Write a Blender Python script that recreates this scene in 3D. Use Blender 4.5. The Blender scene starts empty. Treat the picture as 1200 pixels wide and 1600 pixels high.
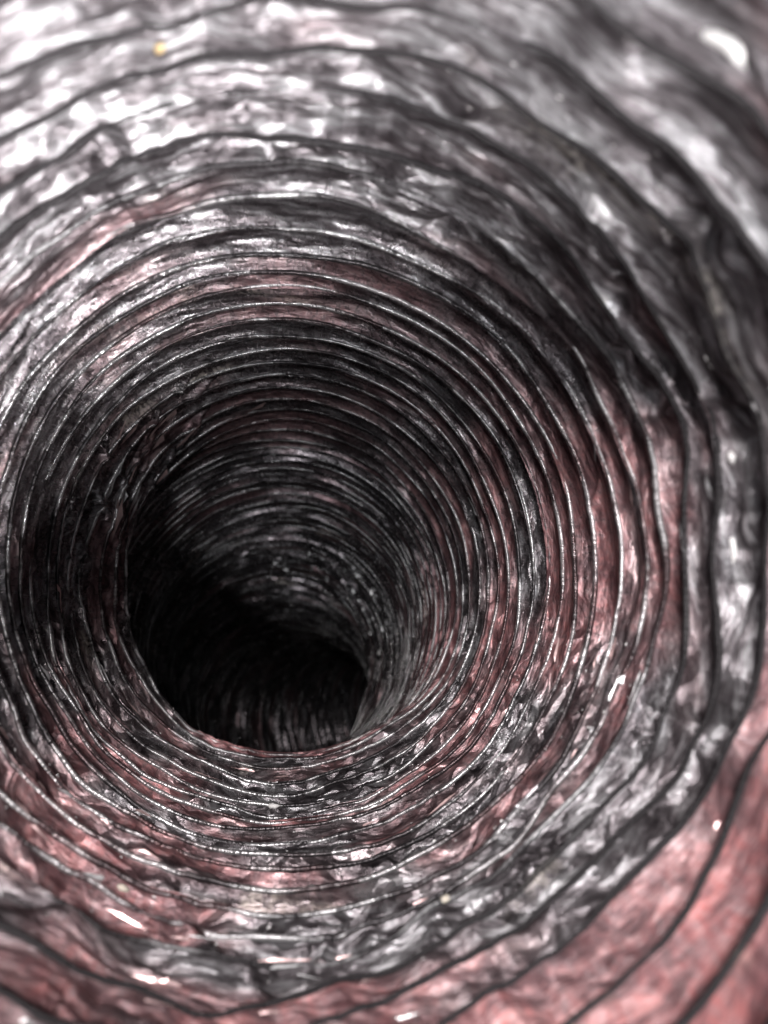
import bpy, math, random
import numpy as np
from mathutils import Vector

R = 0.05                      # duct radius, metres; everything below is in units of R
CAMZ = 0.6                    # camera height above the world origin
rng = np.random.default_rng(11)
random.seed(5)
sc = bpy.context.scene
col = sc.collection

# ------------------------------------------------------------------ camera
cd = bpy.data.cameras.new('camera')
cam = bpy.data.objects.new('camera', cd); col.objects.link(cam)
cam.location = (0, 0, CAMZ); cam.rotation_euler = (math.radians(90), 0, 0)
cd.sensor_fit = 'VERTICAL'; cd.sensor_height = 36.0
cd.lens = 36.0 * 1202.0 / 1600.0
cd.clip_start = 0.002; cd.clip_end = 50
cd.dof.use_dof = True
cd.dof.focus_distance = 3.3 * R
cd.dof.aperture_fstop = cd.lens / 1.5
sc.camera = cam

# ------------------------------------------------------------------ light: even room light and three added lamps, from behind, by the duct mouth
world = bpy.data.worlds.new('World'); sc.world = world; world.use_nodes = True
bg = world.node_tree.nodes['Background']
bg.inputs['Color'].default_value = (0.93, 0.95, 1.0, 1); bg.inputs['Strength'].default_value = 0.21

def area(name, loc, target, size, power, colr, spread=180):
    l = bpy.data.lights.new(name, 'AREA'); l.shape = 'DISK'; l.size = size; l.energy = power; l.color = colr; l.spread = math.radians(spread)
    o = bpy.data.objects.new(name, l); col.objects.link(o)
    o.location = loc
    o.rotation_euler = (Vector(target) - Vector(loc)).to_track_quat('-Z', 'Y').to_euler()
    return o
area('added_lamp', (0.060, -0.055, CAMZ - 0.085), (-0.058, 0.038, CAMZ + 0.066), 0.06, 0.34, (1.0, 0.98, 0.98), 62)  # added unseen lamp, beam narrowed to brighten the upper-left near wall
area('added_lamp', (-0.020, -0.13, CAMZ + 0.10), (0.000, 0.10, CAMZ - 0.03), 0.06, 1.35, (1.0, 0.96, 0.95))  # added unseen lamp to brighten the lower and right walls
area('added_lamp', (0.010, -0.55, CAMZ - 0.035), (-0.024, 0.2, CAMZ - 0.016), 0.05, 1.5, (0.97, 0.98, 1.0))  # added unseen lamp set far back to reach the deep bends

sc.view_settings.view_transform = 'Standard'; sc.view_settings.look = 'None'
sc.view_settings.exposure = 0.0; sc.view_settings.gamma = 1.0
sc.cycles.use_denoising = True
sc.cycles.max_bounces = 4; sc.cycles.glossy_bounces = 4; sc.cycles.diffuse_bounces = 2
sc.cycles.adaptive_threshold = 0.03; sc.cycles.caustics_refractive = False
sc.cycles.sample_clamp_indirect = 6.0

# ------------------------------------------------------------------ numpy noise
PERM = rng.permutation(256).astype(np.int64); PERM = np.concatenate([PERM, PERM, PERM])
VAL = rng.uniform(-1, 1, 256)
def vnoise(x, y, z):
    xi = np.floor(x).astype(np.int64); yi = np.floor(y).astype(np.int64); zi = np.floor(z).astype(np.int64)
    fx = x - xi; fy = y - yi; fz = z - zi
    fx = fx*fx*(3-2*fx); fy = fy*fy*(3-2*fy); fz = fz*fz*(3-2*fz)
    xi &= 255; yi &= 255; zi &= 255
    def h(a, b, c): return VAL[PERM[PERM[PERM[(xi+a) & 255] + ((yi+b) & 255)] + ((zi+c) & 255)]]
    def lx(b, c): return h(0, b, c)*(1-fx) + h(1, b, c)*fx
    return (lx(0, 0)*(1-fy) + lx(1, 0)*fy)*(1-fz) + (lx(0, 1)*(1-fy) + lx(1, 1)*fy)*fz
def fold(x):                       # triangle wave, -1..1: a sheet folded back and forth
    return 4*np.abs(x - np.floor(x + 0.5)) - 1
def sstep(a, b, x):
    t = np.clip((x-a)/(b-a), 0, 1); return t*t*(3-2*t)
def ang(a, b): return (a - b + math.pi) % (2*math.pi) - math.pi

# ------------------------------------------------------------------ the duct's axis (X right, D forward, Y down; units of R)
KEY = np.array([
    # D,    X,     Ydown
    (0.30, -0.02,  0.10),
    (1.20, -0.10,  0.11),
    (2.15, -0.23,  0.12),
    (3.20, -0.39,  0.22),
    (4.30, -0.56,  0.43),
    (5.30, -0.72,  0.72),
    (6.30, -0.84,  1.05),
    (7.30, -1.02,  1.42),
    (8.40, -1.16,  1.95),
    (9.50, -1.10,  2.50),
    (10.8, -0.70,  2.95),
    (12.2,  0.20,  3.20),
    (13.5,  1.40,  3.20)])
def catmull(K, n=60):
    P = np.vstack([2*K[0]-K[1], K, 2*K[-1]-K[-2]]); out = []
    for i in range(1, len(P)-2):
        for t in np.linspace(0, 1, n, endpoint=False):
            a, b, c, d = P[i-1], P[i], P[i+1], P[i+2]
            out.append(0.5*((2*b)+(-a+c)*t+(2*a-5*b+4*c-d)*t*t+(-a+3*b-3*c+d)*t**3))
    out.append(P[-2]); return np.array(out)
AX = catmull(KEY)
for _ in range(3):                                   # soften the knots
    AX[1:-1] = 0.25*AX[:-2] + 0.5*AX[1:-1] + 0.25*AX[2:]
SEG = np.linalg.norm(np.diff(AX, axis=0), axis=1)
SL = np.concatenate([[0], np.cumsum(SEG)])
STOT = SL[-1]
def s_at_depth(d): return float(np.interp(d, AX[:, 0], SL))
TAN = np.gradient(AX, SL, axis=0); TAN /= np.linalg.norm(TAN, axis=1)[:, None]
sA, sB, sC = s_at_depth(2.15), s_at_depth(4.3), s_at_depth(7.3)

def tube_points(s, th, r):
    """s along the axis, th anticlockwise from the right as the camera sees it, r distance from the axis -> world metres"""
    D = np.interp(s, SL, AX[:, 0]); X = np.interp(s, SL, AX[:, 1]); Y = np.interp(s, SL, AX[:, 2])
    tD = np.interp(s, SL, TAN[:, 0]); tX = np.interp(s, SL, TAN[:, 1]); tY = np.interp(s, SL, TAN[:, 2])
    wx, wy, wz = X, D, -Y                            # world: x right, y forward, z up
    t = np.stack([tX, tD, -tY], -1); t /= np.linalg.norm(t, axis=-1, keepdims=True)
    n1 = np.array([1.0, 0, 0]) - t*t[..., :1]; n1 /= np.linalg.norm(n1, axis=-1, keepdims=True)
    n2 = np.cross(n1, t)
    p = np.stack([wx, wy, wz], -1) + (n1*np.cos(th)[..., None] + n2*np.sin(th)[..., None])*r[..., None]
    p = p*R; p[..., 2] += CAMZ
    return p

# ------------------------------------------------------------------ how the wire helix runs
LR = math.radians(-45)
def s_warp(s, th):
    """the mouth end is pulled open unevenly: turns far apart lower right, squeezed together on the right"""
    g = np.exp(-(ang(th, LR)/0.95)**2)*-0.20
    near = np.maximum(0, sA + 0.15 - s)
    return s - near*g
def wire_wobble(s, th):
    near = 1 - sstep(sA-0.25, sA+0.25, s)
    mid = np.exp(-((s-sA-0.6)/1.2)**2)
    c, n = np.cos(th) + 0.37, np.sin(th) + 0.41
    lower = sstep(0.6, -0.2, n + 0.25*c)               # the lower wall is trodden about more than the upper
    ds = (0.036*near + 0.022*lower + 0.014)*vnoise(c*2.3+7, n*2.3, s*3.2) + (0.018*near+0.009*lower)*vnoise(c*6, n*6+3, s*5)
    dr = (0.022*near + 0.016*lower + 0.005)*vnoise(c*2.6+17, n*2.6, s*2.6+9) + (0.014*near+0.008*lower)*vnoise(c*7, n*7+31, s*5)
    return ds, dr
def wall_push(s, th):
    """large shape of the wall: buckled lips on the inner side of the two bends, a little ovality"""
    p = 0.012*np.cos(2*th + 0.8 + 0.6*s)
    before, after = np.exp(-((s-sB)/0.55)**2), np.exp(-((s-sB)/0.16)**2)
    p = p - 0.150*np.where(s < sB, before, after)*np.exp(-(ang(th, math.radians(222))/1.62)**4)
    p = p + 0.07*sstep(sB+0.05, sB+0.6, s)*(1 - sstep(sC-0.6, sC, s))*np.exp(-(ang(th, math.radians(232))/1.5)**4)
    p = p - 0.090*np.where(s < sC+0.2, np.exp(-((s-sC-0.2)/0.5)**2), np.exp(-((s-sC-0.2)/0.2)**2))*np.exp(-(ang(th, math.radians(8))/0.8)**4)
    return p

# hand-placed and random pinched folds (small tents) in the foil: theta, s, half-width across, half-length, turn, height
tents = []
def tent(th, s, w, l, rot, h): tents.append((th, s, w, l, rot, h))
for i in range(30):                                    # pleats gathered on the inner side of the first bend
    th = math.radians(rng.uniform(118, 188)); s = sB - rng.uniform(0.02, 0.85)
    tent(th, s, rng.uniform(0.016, 0.035), rng.uniform(0.12, 0.30), rng.uniform(-1.25, -0.75), rng.uniform(0.03, 0.06))
for i in range(280):                                   # crumples on the lower wall before the bend
    th = math.radians(rng.uniform(175, 350)); s = rng.uniform(sA-1.0, sB)
    w = rng.uniform(0.012, 0.05)
    tent(th, s, w, w*rng.uniform(1.2, 4), rng.normal(1.3, 0.5), rng.choice([-1, 1, 1])*w*rng.uniform(0.25, 0.65))
for i in range(240):                                   # crumples on the near wall all round
    th = math.radians(rng.uniform(0, 360)); s = rng.uniform(0.3, sA-0.05)
    w = rng.uniform(0.015, 0.07)
    tent(th, s, w, w*rng.uniform(1.0, 4), rng.normal(1.2, 0.6), rng.choice([-1, 1])*w*rng.uniform(0.3, 0.8))
for i in range(160):                                   # right wall
    th = math.radians(rng.uniform(-60, 50)); s = rng.uniform(sA-0.3, sB+0.6)
    w = rng.uniform(0.008, 0.02)
    tent(th, s, w, w*rng.uniform(3, 8), rng.normal(1.35, 0.25), w*rng.uniform(0.4, 1.0))
for i in range(130):                                   # inner side of the second bend
    th = math.radians(rng.uniform(-20, 75)); s = sC + rng.uniform(-0.7, 0.5)
    w = rng.uniform(0.012, 0.03)
    tent(th, s, w, w*rng.uniform(1, 4), rng.normal(0.8, 0.6), w*rng.uniform(0.5, 1.1))
TENT = np.array(tents)
FD = rng.normal(size=(14, 3)); FD /= np.linalg.norm(FD, axis=1)[:, None]; FP = rng.uniform(0, 1, 14)
FE = rng.normal(size=(9, 3)); FE /= np.linalg.norm(FE, axis=1)[:, None]

def crumple(s, th):
    near = 1 - sstep(sA-0.2, sA+0.2, s)
    c, n = np.cos(th), np.sin(th)
    lower = sstep(0.15, -0.6, n + 0.2*c)*(1 - sstep(sB-0.05, sB+0.3, s))
    amp = 0.0035 + 0.016*near + 0.006*lower*(1-near)
    px, py, pz = c, n, s*1.6
    wx = vnoise(px*3, py*3, pz*3)*0.05; wy = vnoise(px*3+50, py*3, pz*3)*0.05
    h = np.zeros_like(s)
    for k in range(14):
        f = 0.9*1.23**k
        m = np.clip(vnoise(px*2.1+k*9.1, py*2.1, pz*2.1+k*3)*1.6 + 0.25, 0, 1)
        h += m*fold((px*FD[k, 0] + py*FD[k, 1] + pz*FD[k, 2]*4.0 + wx*FD[k, 1] + wy*FD[k, 2])*f + FP[k])*(1.15**-k)
    flank = np.exp(-(ang(th, math.radians(-42))/0.42)**2)*(1 - sstep(1.18, 1.36, s))
    h = h*amp*0.55*(1 - 0.7*flank)
    crisp = (0.30 + 0.25*near*(1-0.5*flank))*np.where(s > sB+0.4, 0.3, 1) + 0.35*lower*(1-flank)
    for k in range(9):
        f = 6.0*1.2**k; d = FE[k]
        m = np.clip(vnoise(px*3.3+k*5.7+40, py*3.3, s*5+k*4)*2.6 - 0.55, 0, 1)
        h += m*crisp*fold((px*d[0] + py*d[1] + s*1.6*d[2])*f + FP[k]*3)*0.085/f
    # tents (sorted out by a bounding window)
    smin, smax = s.min(), s.max()
    for t in TENT:
        ext = max(t[2], t[3])
        if t[1]+ext < smin or t[1]-ext > smax: continue
        a = ang(th, t[0]); b = s - t[1]
        sel = (np.abs(a) < ext) & (np.abs(b) < ext)
        if not sel.any(): continue
        aa, bb = a[sel], b[sel]
        x = aa*math.sin(t[4]) + -bb*math.cos(t[4]) if False else aa*math.cos(t[4]) + bb*math.sin(t[4])
        y = -aa*math.sin(t[4]) + bb*math.cos(t[4])
        v = np.clip(1 - np.abs(x)/t[2] - np.abs(y)/t[3], 0, 1)
        h[sel] -= v*t[5]*(1 - 0.85*flank[sel])
    return h

# ------------------------------------------------------------------ materials
class NT:
    def __init__(s, m): s.t = m.node_tree; s.t.nodes.clear()
    def n(s, typ, **kw):
        nd = s.t.nodes.new(typ)
        for k, v in kw.items():
            if hasattr(nd, k): setattr(nd, k, v)
        return nd
    def l(s, a, b): s.t.links.new(a, b)
    def val(s, nd, **kw):
        for k, v in kw.items(): nd.inputs[k.replace('_', ' ')].default_value = v
        return nd
    def mapped(s, src, sx, sy, sz, off=(0, 0, 0)):
        m = s.n('ShaderNodeMapping'); m.inputs['Scale'].default_value = (sx, sy, sz); m.inputs['Location'].default_value = off
        s.l(src, m.inputs['Vector']); return m.outputs[0]
    def noise(s, vec, scale, detail=4, rough=0.55, dist=0.0):
        nd = s.n('ShaderNodeTexNoise'); s.l(vec, nd.inputs['Vector'])
        s.val(nd, Scale=scale, Detail=detail, Roughness=rough, Distortion=dist); return nd.outputs[0]
    def ramp(s, f, *stops):
        nd = s.n('ShaderNodeValToRGB'); e = nd.color_ramp.elements
        while len(e) < len(stops): e.new(0.5)
        for i, (p, c) in enumerate(stops):
            e[i].position = p; e[i].color = (c, c, c, 1) if not isinstance(c, tuple) else (*c, 1)
        s.l(f, nd.inputs[0]); return nd.outputs[0]
    def math(s, op, a, b=None, c=None, clamp=False):
        nd = s.n('ShaderNodeMath', operation=op); nd.use_clamp = clamp
        for i, v in enumerate((a, b, c)):
            if v is None: continue
            if isinstance(v, (int, float)): nd.inputs[i].default_value = v
            else: s.l(v, nd.inputs[i])
        return nd.outputs[0]
    def mix(s, f, a, b):
        nd = s.n('ShaderNodeMix', data_type='RGBA')
        for sock, v in ((nd.inputs[0], f), (nd.inputs[6], a), (nd.inputs[7], b)):
            if isinstance(v, (int, float)): sock.default_value = v
            elif isinstance(v, tuple): sock.default_value = (*v, 1)
            else: s.l(v, sock)
        return nd.outputs[2]

def foil_material(name, wire=False):
    m = bpy.data.materials.new(name); m.use_nodes = True; N = NT(m)
    P = N.n('ShaderNodeAttribute', attribute_name='sheet').outputs['Vector']     # (cos, sin, s): runs on without a seam
    M = N.n('ShaderNodeAttribute', attribute_name='film').outputs['Vector']      # x: red tint, y: lint, z: crinkle, on wires painted crease shade
    sep = N.n('ShaderNodeSeparateXYZ'); N.l(M, sep.inputs[0])
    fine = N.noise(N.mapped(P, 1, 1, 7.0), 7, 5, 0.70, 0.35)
    zz = N.n('ShaderNodeSeparateXYZ'); N.l(P, zz.inputs[0])
    even = N.n('ShaderNodeMapRange'); N.l(zz.outputs[2], even.inputs[0]); N.val(even, From_Min=sB-0.3, From_Max=sB+0.8, To_Min=0.0, To_Max=0.75)
    fine = N.math('ADD', N.math('MULTIPLY', fine, N.math('SUBTRACT', 1.0, even.outputs[0])), N.math('MULTIPLY', even.outputs[0], 0.44))   # evener, slightly darker grey past the bend
    speck = N.noise(P, 48, 2, 0.7)
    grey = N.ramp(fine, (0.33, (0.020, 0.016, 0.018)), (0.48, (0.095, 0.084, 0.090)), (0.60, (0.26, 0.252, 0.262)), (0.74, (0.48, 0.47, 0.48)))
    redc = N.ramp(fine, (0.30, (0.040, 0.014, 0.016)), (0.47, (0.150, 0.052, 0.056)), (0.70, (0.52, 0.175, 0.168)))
    if wire:                                  # bare tight foil; near-black at the mouth paints the shaded crease lines
        grey = N.mix(sep.outputs[2], N.ramp(N.math('MULTIPLY_ADD', speck, 0.25, N.math('MULTIPLY', N.noise(N.mapped(P, 1, 1, 5.9), 4.0, 3), 0.95)), (0.56, (0.06, 0.055, 0.058)), (0.70, (0.62, 0.61, 0.62))), (0.030, 0.027, 0.029))  # broken pale stretches put the rib glints into the wire colour
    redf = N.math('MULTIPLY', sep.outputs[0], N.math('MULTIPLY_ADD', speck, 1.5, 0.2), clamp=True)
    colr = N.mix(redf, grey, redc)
    lint = N.math('MULTIPLY', sep.outputs[1], N.ramp(speck, (0.38, 0.0), (0.62, 1.0)))
    colr = N.mix(N.math('MULTIPLY', lint, 0.9), colr, (0.70, 0.64, 0.55))
    bs = N.n('ShaderNodeBsdfPrincipled')
    N.l(colr, bs.inputs['Base Color'])
    pz_ = N.n('ShaderNodeSeparateXYZ'); N.l(P, pz_.inputs[0])
    dull = N.n('ShaderNodeMapRange'); N.l(pz_.outputs[2], dull.inputs[0]); N.val(dull, From_Min=1.0, From_Max=2.2, To_Min=0.16, To_Max=0.0)   # handled, scuffed foil at the mouth
    met = N.math('SUBTRACT', N.math('MULTIPLY_ADD', sep.outputs[0], -0.40, 0.78), N.math('MULTIPLY', dull.outputs[0], 1.3))
    N.l(N.math('MULTIPLY', met, N.math('SUBTRACT', 1.0, lint)), bs.inputs['Metallic'])
    rgh = N.ramp(speck, (0.3, 0.14), (0.7, 0.36)) if not wire else N.math('MULTIPLY_ADD', sep.outputs[2], 0.3, 0.24)
    rgh = N.math('ADD', rgh, dull.outputs[0])
    rgh = N.math('MULTIPLY_ADD', sep.outputs[0], 0.12, N.math('MULTIPLY_ADD', sep.outputs[2], 0.06, rgh))
    N.l(N.math('MAXIMUM', rgh, N.math('MULTIPLY', lint, 0.85)), bs.inputs['Roughness'])
    bs.inputs['Specular IOR Level'].default_value = 0.45
    # relief: ticks where the foil is drawn over the wire; elsewhere the flat shards of crinkled foil, each tilted its own way
    if wire:
        hgt = N.noise(N.mapped(P, 1, 1, 0.2), 90, 2, 0.6)
        b = N.n('ShaderNodeBump'); N.l(hgt, b.inputs['Height']); N.val(b, Strength=0.45, Distance=0.0010)
        N.l(b.outputs[0], bs.inputs['Normal'])
    else:
        nz = N.n('ShaderNodeTexNoise'); N.l(P, nz.inputs['Vector']); N.val(nz, Scale=4.0, Detail=2.0)
        wv = N.n('ShaderNodeVectorMath', operation='MULTIPLY_ADD'); N.l(nz.outputs['Color'], wv.inputs[0]); wv.inputs[1].default_value = (0.12, 0.12, 1.1)
        N.l(N.mapped(P, 1, 1, 7.0), wv.inputs[2])
        geo = N.n('ShaderNodeNewGeometry').outputs['Normal']
        acc = geo
        ps = N.n('ShaderNodeSeparateXYZ'); N.l(P, ps.inputs[0])
        mr = N.n('ShaderNodeMapRange'); N.l(ps.outputs[2], mr.inputs[0]); N.val(mr, From_Min=1.3, From_Max=2.1, To_Min=0.75, To_Max=1.0)
        for scale, k in ((3.6, 0.55), (11.0, 0.70)):
            v = N.n('ShaderNodeTexVoronoi', feature='F1'); N.val(v, Scale=scale); N.l(wv.outputs[0], v.inputs['Vector'])
            sub = N.n('ShaderNodeVectorMath', operation='SUBTRACT'); N.l(v.outputs['Color'], sub.inputs[0]); sub.inputs[1].default_value = (0.5,)*3
            sca = N.n('ShaderNodeVectorMath', operation='SCALE'); N.l(sub.outputs[0], sca.inputs[0])
            amt = N.math('MULTIPLY', sep.outputs[2], k)
            if scale > 10: amt = N.math('MULTIPLY', amt, mr.outputs[0])
            N.l(amt, sca.inputs['Scale'])
            ad = N.n('ShaderNodeVectorMath', operation='ADD'); N.l(acc, ad.inputs[0]); N.l(sca.outputs[0], ad.inputs[1]); acc = ad.outputs[0]
        nn = N.n('ShaderNodeVectorMath', operation='NORMALIZE'); N.l(acc, nn.inputs[0])
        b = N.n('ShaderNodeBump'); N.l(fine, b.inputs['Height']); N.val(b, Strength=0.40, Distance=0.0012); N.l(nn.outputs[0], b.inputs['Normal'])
        N.l(b.outputs[0], bs.inputs['Normal'])
    out = N.n('ShaderNodeOutputMaterial'); N.l(bs.outputs[0], out.inputs[0])
    return m
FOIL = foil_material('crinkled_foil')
SLEEVE = foil_material('foil_over_wire', True)

def plain(name, c, rough=0.6, noise=30):
    m = bpy.data.materials.new(name); m.use_nodes = True; N = NT(m)
    tc = N.n('ShaderNodeTexCoord').outputs['Object']
    f = N.noise(tc, noise*20, 4)
    bs = N.n('ShaderNodeBsdfPrincipled')
    N.l(N.mix(f, tuple(x*0.6 for x in c), c), bs.inputs['Base Color']); bs.inputs['Roughness'].default_value = rough
    out = N.n('ShaderNodeOutputMaterial'); N.l(bs.outputs[0], out.inputs[0]); return m
CRUMB = plain('pale_crumb', (0.85, 0.83, 0.82), 0.35)
AMBER = plain('amber_crumb', (0.58, 0.42, 0.22), 0.4)
LINT = plain('lint', (0.62, 0.56, 0.47), 0.9)

# ------------------------------------------------------------------ the duct
duct = bpy.data.objects.new('flexible_duct', None); col.objects.link(duct)
duct.location = (0, 0, CAMZ); duct.empty_display_size = 0.02
duct['label'] = 'crumpled grey and reddish foil duct hose with wire turns seen down its inside'
duct['category'] = 'duct hose'

def fbm(x, y, z, o=4, g=0.55):
    v = 0; a = 1.0; t = 0
    for i in range(o):
        v = v + a*vnoise(x*2**i + 13*i, y*2**i, z*2**i + 7*i); t += a; a *= g
    return v/t
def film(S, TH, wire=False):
    """per point: red-brown tint, lint, crinkle (on wires painted crease shade)"""
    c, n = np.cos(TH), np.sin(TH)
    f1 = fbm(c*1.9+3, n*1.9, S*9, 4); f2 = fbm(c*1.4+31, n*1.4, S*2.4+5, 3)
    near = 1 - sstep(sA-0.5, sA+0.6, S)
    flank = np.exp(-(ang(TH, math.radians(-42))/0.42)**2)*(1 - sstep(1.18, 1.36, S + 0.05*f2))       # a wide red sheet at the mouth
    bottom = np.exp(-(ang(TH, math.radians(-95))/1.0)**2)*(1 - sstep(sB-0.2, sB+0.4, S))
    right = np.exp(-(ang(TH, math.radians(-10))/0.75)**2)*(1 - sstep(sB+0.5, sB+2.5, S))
    dark = np.exp(-(ang(TH, math.radians(-40))/0.5)**2)*np.exp(-((S-1.55)/0.20)**2)        # less red on the folds next to the red sheet
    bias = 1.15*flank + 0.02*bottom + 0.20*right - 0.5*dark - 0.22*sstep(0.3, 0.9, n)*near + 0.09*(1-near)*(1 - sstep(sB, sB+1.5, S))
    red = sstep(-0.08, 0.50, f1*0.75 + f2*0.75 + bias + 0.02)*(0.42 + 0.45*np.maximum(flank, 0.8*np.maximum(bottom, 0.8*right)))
    l1 = fbm(c*2.6+9, n*2.6+2, S*7, 3)
    ur = np.exp(-(ang(TH, math.radians(38))/0.5)**2)*(1 - sstep(sA-0.4, sA, S))
    arc = np.exp(-((S - 1.27 - 0.05*f2)/0.04)**2)*sstep(0.25, 0.5, TH % (2*math.pi))*(1 - sstep(0.95, 1.25, TH % (2*math.pi)))
    lint = np.maximum(0.6*arc*sstep(-0.5, 0.4, fbm(c*9, n*9+5, S*14, 3)), 0.35*sstep(0.30, 0.55, l1 - 0.06 + 0.15*ur))
    lower = sstep(0.15, -0.6, n + 0.2*c)*(1 - sstep(sB-0.05, sB+0.3, S))
    mouth = 1 - sstep(sA-0.35, sA, S)
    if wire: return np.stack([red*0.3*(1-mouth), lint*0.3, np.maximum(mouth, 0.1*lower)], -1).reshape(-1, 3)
    crk = np.clip(0.14 + 0.30*near*(1-0.95*flank) + 0.72*lower*(1-flank) + 0.35*right*(1-near), 0, 1)*(1-0.75*flank) + 0.5*np.exp(-((S-sC)/0.5)**2)
    return np.stack([red, lint, crk], -1).reshape(-1, 3)
def link_mesh(name, V, F, mat, parent, attr=None, smooth=True, masks_=None):
    me = bpy.data.meshes.new(name)
    V = np.ascontiguousarray(V, dtype=np.float32); F = np.ascontiguousarray(F, dtype=np.int32)
    me.vertices.add(len(V)); me.vertices.foreach_set('co', V.ravel())
    me.loops.add(F.size); me.loops.foreach_set('vertex_index', F.ravel())
    me.polygons.add(len(F)); me.polygons.foreach_set('loop_start', np.arange(0, F.size, F.shape[1], dtype=np.int32))
    me.polygons.foreach_set('use_smooth', np.full(len(F), smooth))
    if attr is not None:
        a = me.attributes.new('sheet', 'FLOAT_VECTOR', 'POINT'); a.data.foreach_set('vector', np.ascontiguousarray(attr, dtype=np.float32).ravel())
    if masks_ is not None:
        a = me.attributes.new('film', 'FLOAT_VECTOR', 'POINT'); a.data.foreach_set('vector', np.ascontiguousarray(masks_, dtype=np.float32).ravel())
    me.update(calc_edges=True)
    me.materials.append(mat)
    o = bpy.data.objects.new(name, me); col.objects.link(o)
    if parent is not None:
        o.parent = parent; o.matrix_parent_inverse = parent.matrix_world.inverted()
        o.matrix_parent_inverse.translation = -parent.location
    return o
def grid_faces(nr, nc, closed_cols=False):
    i, j = np.meshgrid(np.arange(nr-1), np.arange(nc if closed_cols else nc-1), indexing='ij')
    j2 = (j+1) % nc
    return np.stack([i*nc+j, i*nc+j2, (i+1)*nc+j2, (i+1)*nc+j], -1).reshape(-1, 4)

# turns of the wire helix: s of turn k at angle 0
turns = [0.34]
while turns[-1] < STOT - 0.35:
    s = turns[-1]
    turns.append(s + rng.uniform(0.84, 1.16)*(0.178 if s < sA else 0.155 if s < sB else 0.13 if s < sC else 0.13))
turns = np.array(turns); NTURN = len(turns)
TH0 = math.radians(-120)
def s_helix(k, f):                                      # f in 0..1 round the turn
    return np.interp(k + f, np.arange(NTURN), turns)
def wire_r(s, th):
    ds, dr = wire_wobble(s, th)
    return s_warp(s + ds, th), 1.0 + dr + wall_push(s, th)

WALL = []
for k in range(NTURN-2):
    s0 = turns[k]
    near, mid = s0 < sA+0.1, s0 < sB+0.25
    nth, nu = (1700, 36) if near else (1300, 22) if mid else (560, 10)
    f = np.linspace(0, 1, nth+1); th = TH0 + 2*math.pi*f
    u = np.linspace(0, 1, nu)
    sa = s_helix(k, f); sb = s_helix(k+1, f)
    s1, r1 = wire_r(sa, th); s2, r2 = wire_r(sb, th)
    U = u[None, :]; TH = np.repeat(th[:, None], nu, 1)
    S = s1[:, None]*(1-U) + s2[:, None]*U
    RR = r1[:, None]*(1-U) + r2[:, None]*U
    gap = (s2-s1)[:, None]
    sag = np.clip(0.60*gap, 0, 0.10)*(0.85 + 0.45*vnoise(np.cos(TH)*3, np.sin(TH)*3, S*0+k*1.7))
    nearw = 1 - sstep(sA-0.30, sA+0.05, S)
    loww = sstep(0.15, -0.6, np.sin(TH) + 0.2*np.cos(TH))*(1 - sstep(sB-0.3, sB+0.2, S))
    w = 4*U*(1-U)
    # pulled-open turns near the mouth: the band dips behind one turn of wire and leans in to the next
    Us = U**0.6
    flk = np.exp(-(ang(TH, math.radians(-42))/0.5)**2)
    dip = (0.088 + 0.03*flk)*(4*Us*(1-Us))**0.9*(0.8 + 0.5*vnoise(np.cos(TH)*2.2+9, np.sin(TH)*2.2, S*0+k*3.1))
    rib2 = np.exp(-((U - 0.52 - 0.12*vnoise(np.cos(TH)*1.7, np.sin(TH)*1.7+4, S*0+k*1.3))/0.13)**2)      # a lesser pleat half way
    rib2 = rib2*np.clip(0.5 + 1.2*vnoise(np.cos(TH)*2.4+19, np.sin(TH)*2.4, S*0+k*2.9), 0, 1)
    prof = sag*w**0.9*(0.60 + 0.25*loww + 0.35*sstep(sB, sB+0.5, S))*(1-nearw) + dip*nearw - (0.022*rib2)*(1-0.6*nearw)*(1 - sstep(sB-0.1, sB+0.3, S))
    CR = crumple(S, TH)
    RR = RR + prof + CR*(0.25 + 0.75*w**0.5)
    V = tube_points(S, TH, RR).reshape(-1, 3)
    A = np.stack([np.cos(TH), np.sin(TH), S], -1).reshape(-1, 3)
    link_mesh('foil_band', V, grid_faces(nth+1, nu), FOIL, duct, A, masks_=film(S, TH))
    if s0 < sC+0.3: WALL.append(np.concatenate([V, np.stack([S, TH, RR], -1).reshape(-1, 3)], 1)[::3])
    # the wire turn under its tight sleeve of foil, standing proud on the inner side
    nw = 7 if s0 < sB else 5
    step = 1 if near else 1
    rw = 0.0075 if near else 0.0095 if mid else 0.010
    q = np.linspace(0, 2*math.pi, nw, endpoint=False)
    cr0 = crumple(s1, th)*0.25
    tick = (1 + (0.38 if near else 0.15)*vnoise(np.cos(th)*5+k, np.sin(th)*5, s1*3))*1 + 0.08*vnoise(np.cos(th)*50, np.sin(th)*50, s1*3)
    lowq = sstep(0.15, -0.6, np.sin(th) + 0.2*np.cos(th))*(1 - sstep(sB-0.3, sB+0.2, s1))
    nq = 1 - sstep(sA-0.30, sA+0.05, s1)
    flq = np.exp(-(ang(th, math.radians(-42))/0.5)**2)*nq
    bury = -0.003*nq - 0.006*flq + 0.004 + 0.014*vnoise(np.cos(th)*3.1+5, np.sin(th)*3.1, s1*6) + 0.002*lowq
    Sw = s1[:, None] + (rw*tick)[:, None]*np.cos(q)[None, :]
    Rw = (r1 + cr0 + bury)[:, None] + (rw*tick)[:, None]*np.sin(q)[None, :]
    THw = np.repeat(th[:, None], nw, 1)
    Vw = tube_points(Sw, THw, Rw).reshape(-1, 3)
    Aw = np.stack([np.cos(THw), np.sin(THw), Sw], -1).reshape(-1, 3)
    link_mesh('wire_turn', Vw, grid_faces(nth+1, nw, True), SLEEVE, duct, Aw, masks_=film(Sw, THw, True))

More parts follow.
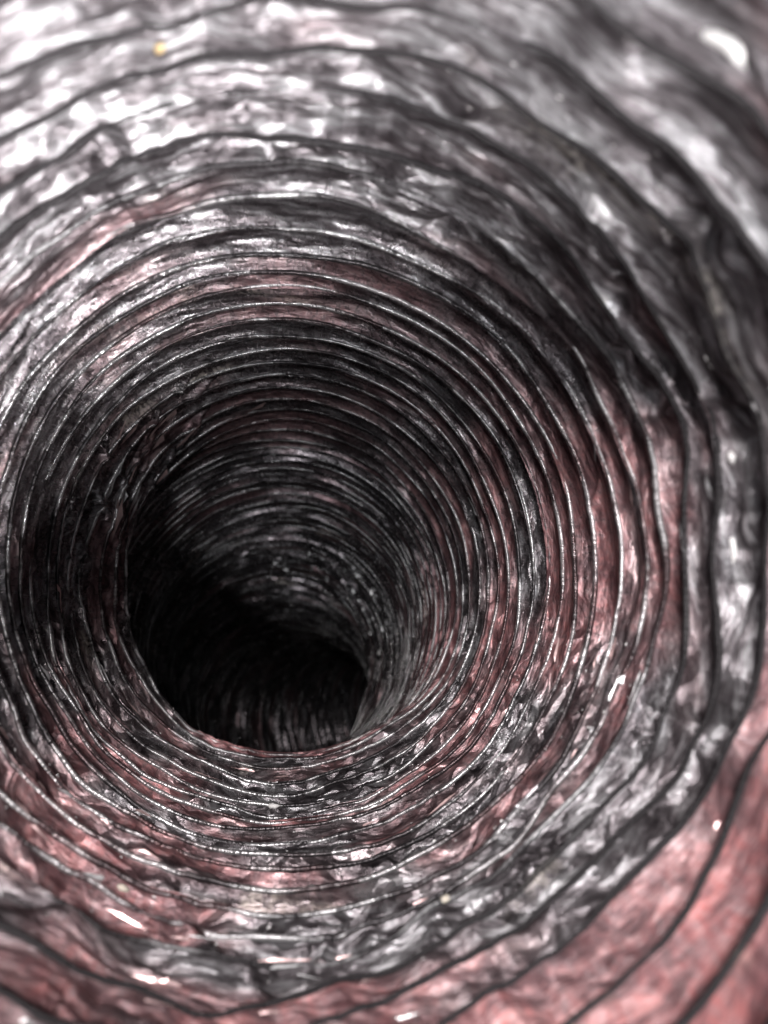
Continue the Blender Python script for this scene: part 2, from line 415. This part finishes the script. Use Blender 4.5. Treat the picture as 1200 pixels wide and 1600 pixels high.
# ------------------------------------------------------------------ folded-up slivers of the duct's foil, added to stand in for glints
W = np.concatenate(WALL)
d_ = W[:, 1]; PX = 600 + 1202*W[:, 0]/np.maximum(d_, 1e-4); PY = 800 - 1202*(W[:, 2]-CAMZ)/np.maximum(d_, 1e-4)
VIS = (d_ > 0.02) & (PX > -20) & (PX < 1220) & (PY > -20) & (PY < 1620)
WV = W[VIS]
def glint_foil(name, c, rough):
    m = bpy.data.materials.new(name); m.use_nodes = True; N = NT(m)
    tc = N.n('ShaderNodeTexCoord').outputs['Object']
    f = N.noise(tc, 900, 3); bs = N.n('ShaderNodeBsdfPrincipled')
    N.l(N.mix(f, tuple(x*0.45 for x in c), c), bs.inputs['Base Color'])
    bs.inputs['Metallic'].default_value = 0.7; bs.inputs['Roughness'].default_value = rough
    out = N.n('ShaderNodeOutputMaterial'); N.l(bs.outputs[0], out.inputs[0]); return m
GLINT_FOIL = [glint_foil('glint_foil', (0.88, 0.87, 0.88), 0.36), glint_foil('pink_foil', (0.74, 0.52, 0.51), 0.30), glint_foil('dull_foil', (0.45, 0.44, 0.45), 0.3)]  # paler than the bands, so the added slivers read as glints
def spots(n, cond):
    idx = np.nonzero(cond)[0]; return WV[rng.choice(idx, n)]
thv = (np.degrees(WV[:, 4]) + 360) % 360; sv = WV[:, 3]
low = (thv > 185) & (thv < 345) & (sv > sA-0.75) & (sv < sB-0.05)
low = low & ~((PX[VIS] > 780) & (PY[VIS] + 1.35*PX[VIS] > 2450))
pxv, pyv = PX[VIS], PY[VIS]
leftup = (pxv > 165) & (pxv < 400) & (pyv > 630) & (pyv < 830) & (sv > sB-1.1) & (sv < sB-0.10) & (pyv > 630 + (400-pxv)*0.1)
bend2 = (thv > 0) & (thv < 95) & (sv > sC-0.7) & (sv < sC+0.15)
top_near = (thv > 35) & (thv < 150) & (sv > 0.9) & (sv < sA+0.1)
rightw = (((thv < 35) | (thv > 325)) & (sv > 1.0) & (sv < sB))
def glint_strip(p, l, w, h, turn, mat, lift=0.0, torn=1.0):
    s, th, r = p[3:6]; r = min(r, 1.0 + float(wall_push(np.array(s), np.array(th))) + 0.03) - lift if lift else r
    # long axis turned in the sheet; a bent strip of three quads with a raised edge and a fold down its middle
    n = 7; pts = []
    jag = rng.uniform(-1, 1, (n, 3))*torn; pk = rng.choice([0.12, 0.35, 0.75]); tt = np.linspace(0, 1, n)
    tip = np.clip(np.where(tt < pk, tt/pk, (1-tt)/(1-pk)), 0, 1)                       # a pointed, torn edge
    for i in range(n):
        t = i/(n-1)*2 - 1
        wid = w*(0.25 + 0.75*tip[i])*(0.8 + 0.3*jag[i, 0])
        for q, up in ((-1, 0.0), (0.25*jag[i, 1], 0.5), (1, 1.0)):
            a, b = t*l, q*wid
            dth = a*math.cos(turn) - b*math.sin(turn); ds = a*math.sin(turn) + b*math.cos(turn)
            pts.append((s + ds, th + dth/r, r - 0.002 - h*up*(0.08 + 0.92*tip[i])*(1 + 0.35*jag[i, 2])))
    pts = np.array(pts)
    V = tube_points(pts[:, 0], pts[:, 1], pts[:, 2])
    return link_mesh('foil_glint', V, grid_faces(n, 3), mat, duct, smooth=False)
for p in spots(150, low):
    w = rng.uniform(0.0015, 0.004); glint_strip(p, rng.uniform(0.018, 0.075), w, w*rng.uniform(1.5, 4.0), rng.normal(0.0, 0.25), GLINT_FOIL[rng.choice([0, 1, 1])], torn=0.6)
for p in spots(50, bend2):
    w = rng.uniform(0.003, 0.007); glint_strip(p, w*rng.uniform(2, 7), w, w*rng.uniform(2, 5.0), rng.normal(0.0, 0.4), GLINT_FOIL[0], 0.025)
for p in spots(18, leftup):
    w = rng.uniform(0.003, 0.007); glint_strip(p, rng.uniform(0.05, 0.18), w, rng.uniform(0.008, 0.026), rng.uniform(0.40, 0.95), GLINT_FOIL[rng.choice([0, 1, 1])], 0.012, 0.3)
for p in spots(4, low):
    w = rng.uniform(0.006, 0.010); glint_strip(p, w*rng.uniform(1.5, 4), w, w*rng.uniform(1.5, 3.0), rng.normal(0.3, 0.4), GLINT_FOIL[rng.choice([0, 1])])
for p in spots(50, rightw):
    w = rng.uniform(0.003, 0.008); glint_strip(p, w*rng.uniform(4, 12), w, w*rng.uniform(0.6, 1.6), rng.normal(0.0, 0.3), GLINT_FOIL[rng.choice([0, 1, 2, 2])])

# ------------------------------------------------------------------ crumbs stuck to the wall, and the lint nobody could count
def spot_at(px, py):
    e = (PX-px)**2 + (PY-py)**2 + np.where(VIS, 0, 1e9)
    c = np.nonzero(e < max(200, e.min()*1.5))[0]
    return W[c[np.argmin(W[c, 1])]]
def crumb(px, py, size, stretch, name, label, cat, mat, group=None, turn=0.0):
    p = spot_at(px, py); s, th, r = p[3:6]
    n, m = 9, 6; pts = []
    for j in range(m):
        f = -1 + 2*j/(m-1); rad = math.sqrt(max(0.02, 1-f*f))
        for i in range(n):
            a = 2*math.pi*i/n; k = 1 + rng.uniform(-0.22, 0.22)
            x, y, z = f*stretch*k, rad*math.cos(a)*k, rad*math.sin(a)*0.7*k
            bend = 0.35*(f*stretch)**2/max(stretch, 1)*(stretch > 2)
            y += bend
            dx, dy = x*math.cos(turn)-y*math.sin(turn), x*math.sin(turn)+y*math.cos(turn)
            pts.append((s + dy*size, th + dx*size, r - (0.6 + z)*size))
    pts = np.array(pts); V = tube_points(pts[:, 0], pts[:, 1], pts[:, 2])
    F = grid_faces(m, n, True)
    o = link_mesh(name, V, F, mat, None)
    o['label'] = label; o['category'] = cat
    if group: o['group'] = group
    return o
crumb(1145, 728, 0.012, 1.2, 'crumb', 'single round white crumb on the dark foil near the right edge', 'crumb', CRUMB)
crumb(262, 70, 0.009, 1.6, 'crumb', 'blurred amber crumb on the pale foil at the top left', 'crumb', AMBER, turn=1.0)
crumb(1140, 862, 0.008, 5.0, 'foil_sliver', 'thin curled white sliver on the dark folds at the right edge', 'sliver', CRUMB, turn=0.3)
crumb(1125, 60, 0.012, 3.6, 'lint_strand', 'thick pale lint strand across the foil at the top right corner', 'lint strand', CRUMB, turn=0.1)
crumb(430, 1250, 0.016, 1.6, 'crumb', 'angular white crumb just below the dark hole', 'crumb', CRUMB)
crumb(203, 1392, 0.012, 1.4, 'crumb', 'cream crumb on the red folds at the lower left', 'crumb', LINT)
crumb(700, 1396, 0.012, 1.3, 'crumb', 'cream crumb on the red fold at the bottom middle', 'crumb', LINT)
Vs, Fs = [], []
TET = np.array([(1, 0, 0.2), (-0.5, 0.87, 0.2), (-0.5, -0.87, 0.2), (0, 0, 1.0)])
base = np.vstack([spots(900, low & (sv > 1.5)), spots(120, (thv > 15) & (thv < 75) & (sv > 1.1) & (sv < 1.45))])
for p in base:
    s, th, r = p[3:6]; z = 0.0012 + 0.0030*rng.random()**3
    k = TET*z*(1 + rng.uniform(-0.5, 0.5, (4, 3)))
    Vs.append(tube_points(s + k[:, 0], th + k[:, 1]*rng.uniform(1, 2.5), r - k[:, 2] - 0.001)); b0 = 4*len(Fs)
    Fs.append(np.array([(0, 1, 2), (0, 1, 3), (1, 2, 3), (2, 0, 3)]) + b0)
lo = link_mesh('lint', np.concatenate(Vs), np.concatenate(Fs), CRUMB, None, smooth=False)
lo['kind'] = 'stuff'; lo['label'] = 'fine pale lint and dust specks strewn over the foil wall'; lo['category'] = 'lint'
